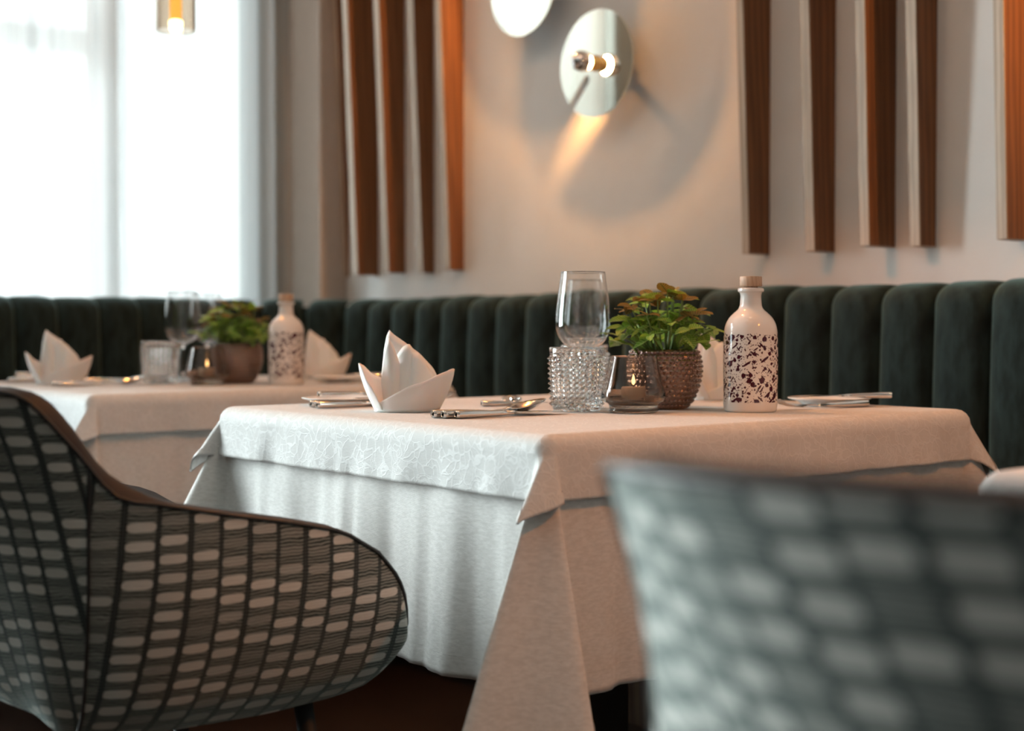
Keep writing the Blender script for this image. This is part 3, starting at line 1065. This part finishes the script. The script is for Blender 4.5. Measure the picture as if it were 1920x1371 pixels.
# hobnail tumbler --------------------------------------------------------
def tumbler():
    t = empty('tumbler')
    t['category'] = 'glass'
    t['group'] = 'hobnail glass tumblers'
    nst, nrow = 26, 10
    n = nst * 2
    H = 0.104
    def rad(z):
        return 0.0405 + 0.0045 * z / H
    rows = [(0.038, 0.0, 0), (0.0395, 0.002, 0)]
    z0, z1 = 0.008, 0.090
    V = []
    ring = []
    def add(rf, z):
        ring.append(len(V))
        for i in range(n):
            a = 2 * pi * i / n
            r_ = rf(i)
            V.append((r_ * cos(a), r_ * sin(a), z))
    add(lambda i: 0.0001, 0.0)
    add(lambda i: 0.037, 0.0)
    add(lambda i: 0.039, 0.003)
    for k in range(nrow * 2 + 1):
        z = z0 + (z1 - z0) * k / (nrow * 2)
        add(lambda i: rad(z) + (0.0048 if (i % 2 and k % 2) else 0.0), z)
    for r_, z in ((rad(0.092), 0.093), (0.0455, 0.100), (0.0450, 0.1035), (0.0435, 0.104), (0.0425, 0.1035), (0.0415, 0.09), (0.0385, 0.03), (0.036, 0.017), (0.0, 0.014)):
        add(lambda i: max(r_, 0.0001), z)
    F = grid_faces(len(ring), n, True)
    o = mesh('glass_body', V, F, GLASS, t, smooth=False)
    sm = [f_ // n < 2 or f_ // n >= 3 + nrow * 2 for f_ in range(len(F))]
    o.data.polygons.foreach_set('use_smooth', sm)
    return t
TB = tumbler()
place(TB, (-1.735, 1.541, TZ), 0.1, 'hobnail glass tumbler at the front of the front table, before the wine glass')
place(copy_tree(TB), (-2.005, 1.800, TZ), 0.3, 'hobnail glass tumbler mostly hidden behind the front one')
place(copy_tree(TB), (-3.242, 1.519, TZ), 0.2, 'hobnail glass tumbler on the back table near the window')

# wine glass --------------------------------------------------------------
def wineglass():
    t = empty('wine_glass')
    t['category'] = 'glass'
    t['group'] = 'stemmed wine glasses'
    out = smooth_prof([(0.0, 0.0), (0.034, 0.0), (0.037, 0.0015), (0.030, 0.004), (0.012, 0.008), (0.0055, 0.016), (0.0040, 0.035), (0.0038, 0.070), (0.0048, 0.088), (0.010, 0.0955), (0.026, 0.103), (0.040, 0.117),
                       (0.0466, 0.135), (0.0462, 0.155), (0.0425, 0.190), (0.0386, 0.218), (0.03765, 0.2262), (0.03725, 0.2290), (0.0371, 0.2297)], 5)
    inn = smooth_prof([(0.0368, 0.2297), (0.03665, 0.2290), (0.03700, 0.2262), (0.03795, 0.218), (0.0418, 0.190), (0.0455, 0.155), (0.0459, 0.1355), (0.0393, 0.1178), (0.0255, 0.1045), (0.010, 0.0985), (0.0, 0.0975)], 5)
    lathe('glass_body', out + inn, GLASS, t, 56)
    return t
WG = wineglass()
place(WG, (-1.787, 1.601, TZ), 0, 'stemmed wine glass rising above the tumbler on the front table')
place(copy_tree(WG), (-2.072, 1.862, TZ), 0, 'second stemmed wine glass seen through the first on the front table')
place(copy_tree(WG), (-3.342, 1.628, TZ), 0, 'left stemmed wine glass on the back table')
place(copy_tree(WG), (-3.526, 1.789, TZ), 0, 'right stemmed wine glass on the back table, behind the other')

# candle holder --------------------------------------------------------------
def candle():
    t = empty('candle_holder')
    t['category'] = 'candle holder'
    t['group'] = 'smoked glass candle holders'
    out = [(0.0, 0.0), (0.037, 0.0), (0.0395, 0.002), (0.0385, 0.010), (0.040, 0.0135), (0.048, 0.0185), (0.0515, 0.0235), (0.0518, 0.027), (0.0475, 0.048), (0.0425, 0.070), (0.0390, 0.0855), (0.0382, 0.0890), (0.0378, 0.0908)]
    inn = [(0.0368, 0.0908), (0.0366, 0.0890), (0.0374, 0.0855), (0.0408, 0.070), (0.0458, 0.048), (0.0498, 0.028), (0.047, 0.022), (0.030, 0.0165), (0.0, 0.016)]
    lathe('glass_body', smooth_prof(out, 3) + smooth_prof(inn, 3), SMOKE, t, 56)
    wx_ = lathe('candle', [(0.0, 0.0168), (0.019, 0.0168), (0.0195, 0.018), (0.0195, 0.040), (0.018, 0.042), (0.0, 0.0415)], WAX, t, 28)
    lathe('flame', smooth_prof([(0.0, 0.0440), (0.0030, 0.048), (0.0024, 0.054), (0.0, 0.062)], 4), FLAME, wx_, 12)
    tube('wick', [(0, 0, 0.0412), (0, 0, 0.0455)], 0.0007, CORD, wx_, 6)
    return t
CN = candle()
place(CN, (-1.645, 1.582, TZ), 0, 'smoked brown glass candle holder at the front, left of the plant pot')
place(copy_tree(CN), (-3.107, 1.576, TZ), 0, 'smoked brown glass candle holder on the back table')

# plate ----------------------------------------------------------------------
def plate():
    t = empty('side_plate')
    t['category'] = 'plate'
    t['group'] = 'small white side plates'
    lathe('plate_body', [(0.0, 0.002), (0.040, 0.002), (0.042, 0.0), (0.045, 0.0), (0.048, 0.003), (0.060, 0.0085), (0.071, 0.0115), (0.0725, 0.013), (0.071, 0.0138), (0.060, 0.0115), (0.047, 0.0065), (0.043, 0.005), (0.0, 0.005)], PORC, t, 56)
    return t
PL = plate()
place(PL, (-1.590, 2.005, TZ), 0, 'small white side plate right of the bottle on the front table')
place(copy_tree(PL), (-2.135, 1.345, TZ), 0, 'small white side plate behind the napkin on the front table')
place(copy_tree(PL), (-3.056, 1.93, TZ), 0, 'small white side plate at the right end of the back table')
place(copy_tree(PL), (-3.585, 1.36, TZ), 0, 'small white side plate at the left end of the back table')

# bottle ----------------------------------------------------------------------
def bottle():
    t = empty('bottle')
    t['category'] = 'bottle'
    t['group'] = 'speckled ceramic bottles'
    p = [(0.0, 0.0), (0.039, 0.0), (0.0415, 0.0015), (0.0428, 0.006), (0.0432, 0.03), (0.0432, 0.118), (0.0425, 0.131), (0.0395, 0.143), (0.034, 0.1525), (0.0265, 0.160), (0.0205, 0.1655), (0.0178, 0.171),
         (0.0172, 0.178), (0.0172, 0.1905), (0.0180, 0.1925), (0.0207, 0.194), (0.0212, 0.1965), (0.0204, 0.199), (0.0178, 0.200), (0.0120, 0.200), (0.0115, 0.190), (0.0, 0.190)]
    lathe('bottle_body', smooth_prof(p[:16], 3)[:-1] + p[15:], GLAZE, t, 64)
    c_ = lathe('stopper', [(0.0, 0.198), (0.0112, 0.198), (0.0112, 0.2022), (0.0170, 0.2024), (0.0178, 0.204), (0.0178, 0.217), (0.0170, 0.2185), (0.0, 0.2185)], CORKW, t, 40)
    c_['label'] = 'pale wooden stopper'
    return t
BT = bottle()
place(BT, (-1.547, 1.750, TZ), 0.4, 'white ceramic bottle with wine red splatter and wooden stopper on the front table')
place(copy_tree(BT), (-3.018, 1.741, TZ), 2.0, 'white ceramic bottle with wine red splatter on the back table')

# potted plant -----------------------------------------------------------------
def leaf_mesh(mat, name, fold, droop, L=1.0, W=0.62):
    V, UVs = [], []
    nr, nc = 8, 5
    for k in range(nr + 1):
        y_ = k / nr
        w = W / 2 * (sin(pi * y_ ** 0.82) ** 0.75) if 0 < k < nr else 0.012
        for j in range(nc):
            q = -1 + 2 * j / (nc - 1)
            V.append((q * w * cos(fold * 0.6), y_ * L * (1 - 0.15 * droop * y_), abs(q) * w * sin(fold) - droop * y_ * y_ * 0.5 + 0.02 * sin(9 * y_) * abs(q)))
            UVs.append((q * 0.5, y_))
    me = mesh(name, V, grid_faces(nr + 1, nc), mat, None, uvs=UVs)
    d_ = me.data
    bpy.data.objects.remove(me)
    return d_
LMA = [leaf_mesh(LEAFA, 'leaf', 0.35, 0.35), leaf_mesh(LEAFA, 'leaf', 0.15, 0.6)]
LMB = [leaf_mesh(LEAFB, 'leaf', 0.25, 0.45), leaf_mesh(LEAFB, 'leaf', 0.1, 0.25)]
LMC = [leaf_mesh(LEAFC, 'leaf', 0.3, 0.2)]

def pot_plant(seed, npairs):
    rnd = random.Random(seed)
    t = empty('potted_plant')
    t['category'] = 'plant'
    t['group'] = 'potted plants on the tables'
    H = 0.100
    prof = smooth_prof([(0.034, 0.0), (0.044, 0.010), (0.054, 0.030), (0.0605, 0.055), (0.0610, 0.075), (0.0575, 0.092), (0.0560, 0.0965)], 12)
    nb = 36
    n = nb * 6
    V = []
    V += [(1e-4 * cos(2 * pi * i / n), 1e-4 * sin(2 * pi * i / n), 0) for i in range(n)]
    for (r_, z) in prof:
        rowf = z / 0.0084
        for i in range(n):
            a = 2 * pi * i / n
            ri_ = math.floor(rowf)
            fy = rowf - ri_ - 0.5
            fx = (i / 6 + 0.5 * (ri_ % 2)) % 1.0 - 0.5
            d2 = (fx * fx + fy * fy) / 0.23
            bmp = 0.0036 * sqrt(max(0, 1 - d2))
            V.append(((r_ + bmp) * cos(a), (r_ + bmp) * sin(a), z))
    for r_, z in ((0.0565, 0.0985), (0.0550, 0.1000), (0.0535, 0.0985), (0.0535, 0.080), (1e-4, 0.080)):
        V += [(r_ * cos(2 * pi * i / n), r_ * sin(2 * pi * i / n), z) for i in range(n)]
    p_ = mesh('pot', V, grid_faces(len(V) // n, n, True), LUSTRE, t)
    p_['label'] = 'brown bubble textured glass pot'
    lathe('soil', [(0.0535, 0.080), (0.045, 0.091), (0.02, 0.094), (0.0, 0.094)], SOIL, t, 24)
    SV, SF = [], []
    for s_ in range(npairs):
        a = 2 * pi * (s_ * 0.618034 + rnd.uniform(-0.05, 0.05))
        f = sqrt((s_ + 0.5) / npairs)
        tr = 0.088 * f + rnd.uniform(-0.006, 0.008)
        tz = 0.192 - 0.075 * f ** 2.4 + rnd.uniform(-0.010, 0.008)
        b = Vector((0.030 * f * cos(a), 0.030 * f * sin(a), 0.092))
        tip = Vector((tr * cos(a), tr * sin(a), tz))
        midp = (b + tip) / 2 + Vector((0.010 * cos(a), 0.010 * sin(a), 0.016))
        pts = [b * (1 - q) ** 2 + midp * 2 * q * (1 - q) + tip * q * q for q in (0, .2, .4, .6, .8, 1)]
        v, fc = tube_vf(pts, [0.0019, 0.0018, 0.0016, 0.0015, 0.0013, 0.001], 5)
        k0 = len(SV)
        SV += v
        SF += [tuple(i + k0 for i in q) for q in fc]
        tops = [(1.0, 4 if f < 0.9 else 3), (0.62, 2)]
        ph = rnd.uniform(0, pi)
        for hgt, cnt in tops:
            base = pts[-1] if hgt == 1.0 else pts[3]
            for q in range(cnt):
                az = ph + 2 * pi * q / cnt + rnd.uniform(-0.3, 0.3) + (0.6 if hgt < 1 else 0)
                el = rnd.uniform(-0.35, 0.55) if hgt == 1.0 else rnd.uniform(-0.7, 0.0)
                if f < 0.5 and hgt == 1.0:
                    el += 0.15
                L = rnd.uniform(0.024, 0.038) * (1.0 if hgt == 1.0 else 1.05)
                top_side = tip.z > 0.150 and hgt == 1.0
                rr = rnd.random()
                if top_side and rr < 0.55:
                    me = rnd.choice(LMB)  # upper leaves with the warm light painted in
                elif rr > 0.86:
                    me = LMC[0]
                else:
                    me = rnd.choice(LMA)
                o = link(bpy.data.objects.new('leaf', me), t)
                o.location = base
                o.scale = (L, L, L)
                o.rotation_euler = Matrix.Rotation(az, 4, 'Z').to_3x3().to_4x4().to_euler()
                o.rotation_euler = (Matrix.Rotation(az, 4, 'Z') @ Matrix.Rotation(el, 4, 'X') @ Matrix.Rotation(rnd.uniform(-0.5, 0.5), 4, 'Y')).to_euler()
    mesh('stems', SV, SF, STEM, t)
    return t
P1 = pot_plant(5, 36)
place(P1, (-1.690, 1.697, TZ), 0.3, 'green leafed plant with warm light painted on its top leaves in a brown bubble glass pot on the front table')
P2 = copy_tree(P1)
place(P2, (-3.156, 1.682, TZ), 2.2, 'low green plant in a brown bubble glass pot on the back table')

# cutlery ---------------------------------------------------------------------
def bar_vf(secs, n=12):
    """secs: (y, z, half width, half thickness); superellipse sections along +Y"""
    V = []
    for y_, z_, w, h in secs:
        for i in range(n):
            a = 2 * pi * i / n
            ca, sa = cos(a), sin(a)
            V.append((w * (abs(ca) ** 0.7) * (1 if ca >= 0 else -1), y_, z_ + h * (abs(sa) ** 0.7) * (1 if sa >= 0 else -1)))
    F = grid_faces(len(secs), n, True)
    F.append(tuple(range(n)))
    F.append(tuple(range(len(V) - 1, len(V) - 1 - n, -1)))
    return V, F

HANDLE = [(0.0, 0.0066, 0.0042, 0.0038), (0.001, 0.0066, 0.0064, 0.0056), (0.004, 0.0066, 0.0070, 0.0064), (0.04, 0.0062, 0.0066, 0.0058), (0.085, 0.0060, 0.0052, 0.0044), (0.110, 0.0060, 0.0032, 0.0024)]

def cutlery(kind, s=1.0):
    t = empty({'k': 'table_knife', 'f': 'fork', 's': 'spoon'}[kind])
    t['category'] = {'k': 'knife', 'f': 'fork', 's': 'spoon'}[kind]
    v, f = bar_vf(HANDLE)
    mesh('handle', v, f, STEEL, t)
    if kind == 'k':
        v, f = bar_vf([(0.106, 0.0060, 0.0028, 0.0022), (0.118, 0.0060, 0.0075, 0.0012), (0.16, 0.0055, 0.0095, 0.0009), (0.20, 0.0045, 0.0085, 0.0007), (0.217, 0.0040, 0.003, 0.0005)])
        mesh('blade', v, f, STEEL, t)
    elif kind == 's':
        v, f = bar_vf([(0.106, 0.0060, 0.0028, 0.0020), (0.130, 0.0085, 0.0024, 0.0016), (0.148, 0.0100, 0.0034, 0.0014)])
        V, F = list(v), list(f)
        nr, nc = 9, 16
        k0 = len(V)
        for side in (0, 1):
            for k in range(nr + 1):
                rr = k / nr
                for i in range(nc):
                    a = 2 * pi * i / nc
                    yy = 0.180 + 0.037 * rr * cos(a)
                    xx = 0.0228 * rr * sin(a) * (1 - 0.14 * cos(a))
                    zz = 0.0160 - 0.0105 * (1 - rr * rr) + 0.20 * (yy - 0.178)
                    V.append((xx, yy, zz - side * 0.0011))
            kk = k0 + side * (nr + 1) * nc
            F += [tuple(i + kk for i in q) for q in grid_faces(nr + 1, nc, True)]
        ka, kb = k0 + nr * nc, k0 + (nr + 1) * nc + nr * nc
        F += [(ka + i, ka + (i + 1) % nc, kb + (i + 1) % nc, kb + i) for i in range(nc)]
        mesh('bowl', V, F, STEEL, t)
    else:
        v, f = bar_vf([(0.106, 0.0060, 0.0028, 0.0020), (0.128, 0.0075, 0.0028, 0.0016), (0.142, 0.0070, 0.0085, 0.0012), (0.158, 0.0055, 0.0115, 0.0011)])
        V, F = list(v), list(f)
        for q in range(4):
            x_ = -0.0096 + 0.0064 * q
            v, f = tube_vf([(x_, 0.156, 0.0056), (x_, 0.172, 0.0065), (x_, 0.190, 0.011), (x_ * 0.96, 0.207, 0.019)], [0.0019, 0.0018, 0.0016, 0.0008], 6)
            k0 = len(V)
            V += v
            F += [tuple(i + k0 for i in g) for g in f]
        mesh('tines', V, F, STEEL, t)
    t.scale = (s, s, s)
    return t
KN, FK, SP = cutlery('k'), cutlery('f'), cutlery('s')
def cut(src, x_, y_, ang, label, z=TZ + 0.0, s=1.0, tilt=0.0, used={}):
    o = src if src.name not in used else copy_tree(src)
    used[src.name] = 1
    o.location = (x_, y_, z)
    o.rotation_euler = (tilt, 0, radians(ang))
    o.scale = (s, s, s)
    o['label'] = label
    o['group'] = 'steel cutlery'
    return o
# front place setting
cut(FK, -2.090, 1.252, 0, 'steel fork left of the front napkin, the farther one of the pair')
cut(FK, -2.056, 1.243, 0, 'steel fork closest to the front napkin on its left side')
cut(FK, -2.098, 1.345, -3, 'steel fork whose tines stick out right of the front napkin', z=TZ + 0.0012)
cut(KN, -2.135, 1.295, 3, 'steel butter knife on the side plate behind the front napkin', z=TZ + 0.0136, s=0.86)
cut(SP, -1.727, 1.245, -1, 'steel spoon right of the front napkin with raised bowl before the tumbler')
cut(KN, -1.709, 1.250, -1, 'steel knife between spoon and outer knife, right of the front napkin')
cut(KN, -1.692, 1.262, -2, 'outermost steel knife right of the front napkin')
cut(FK, -1.937, 1.500, -22, 'small steel dessert fork lying behind the front tumbler', s=0.82)
cut(SP, -1.855, 1.505, 52, 'small steel dessert spoon with bowl pointing left, crossing the dessert fork', s=0.80, z=TZ + 0.010, tilt=-0.085)
# far place setting of the front table
cut(FK, -1.512, 2.010, 172, 'steel fork right of the bottle, tines lying beside the small plate')
cut(KN, -1.495, 2.055, 150, 'steel butter knife lying across the small plate right of the bottle', z=TZ + 0.0140, s=0.86)
# back table
cut(KN, -3.235, 1.245, -1, 'steel knife at the front edge of the back table')
cut(SP, -3.205, 1.248, -1, 'steel spoon at the front edge of the back table, before the tumbler')
cut(FK, -3.535, 1.250, 0, 'steel fork left of the far left napkin on the back table')
cut(KN, -3.590, 1.290, 3, 'steel butter knife on the plate at the left end of the back table', z=TZ + 0.0136, s=0.86)
cut(FK, -3.46, 1.40, -12, 'small steel fork just right of the far left napkin', s=0.86)
cut(FK, -2.985, 2.00, 175, 'steel fork beside the right napkin on the back table')
cut(KN, -2.970, 1.995, 150, 'steel knife lying on the plate at the right end of the back table', z=TZ + 0.0140, s=0.86)
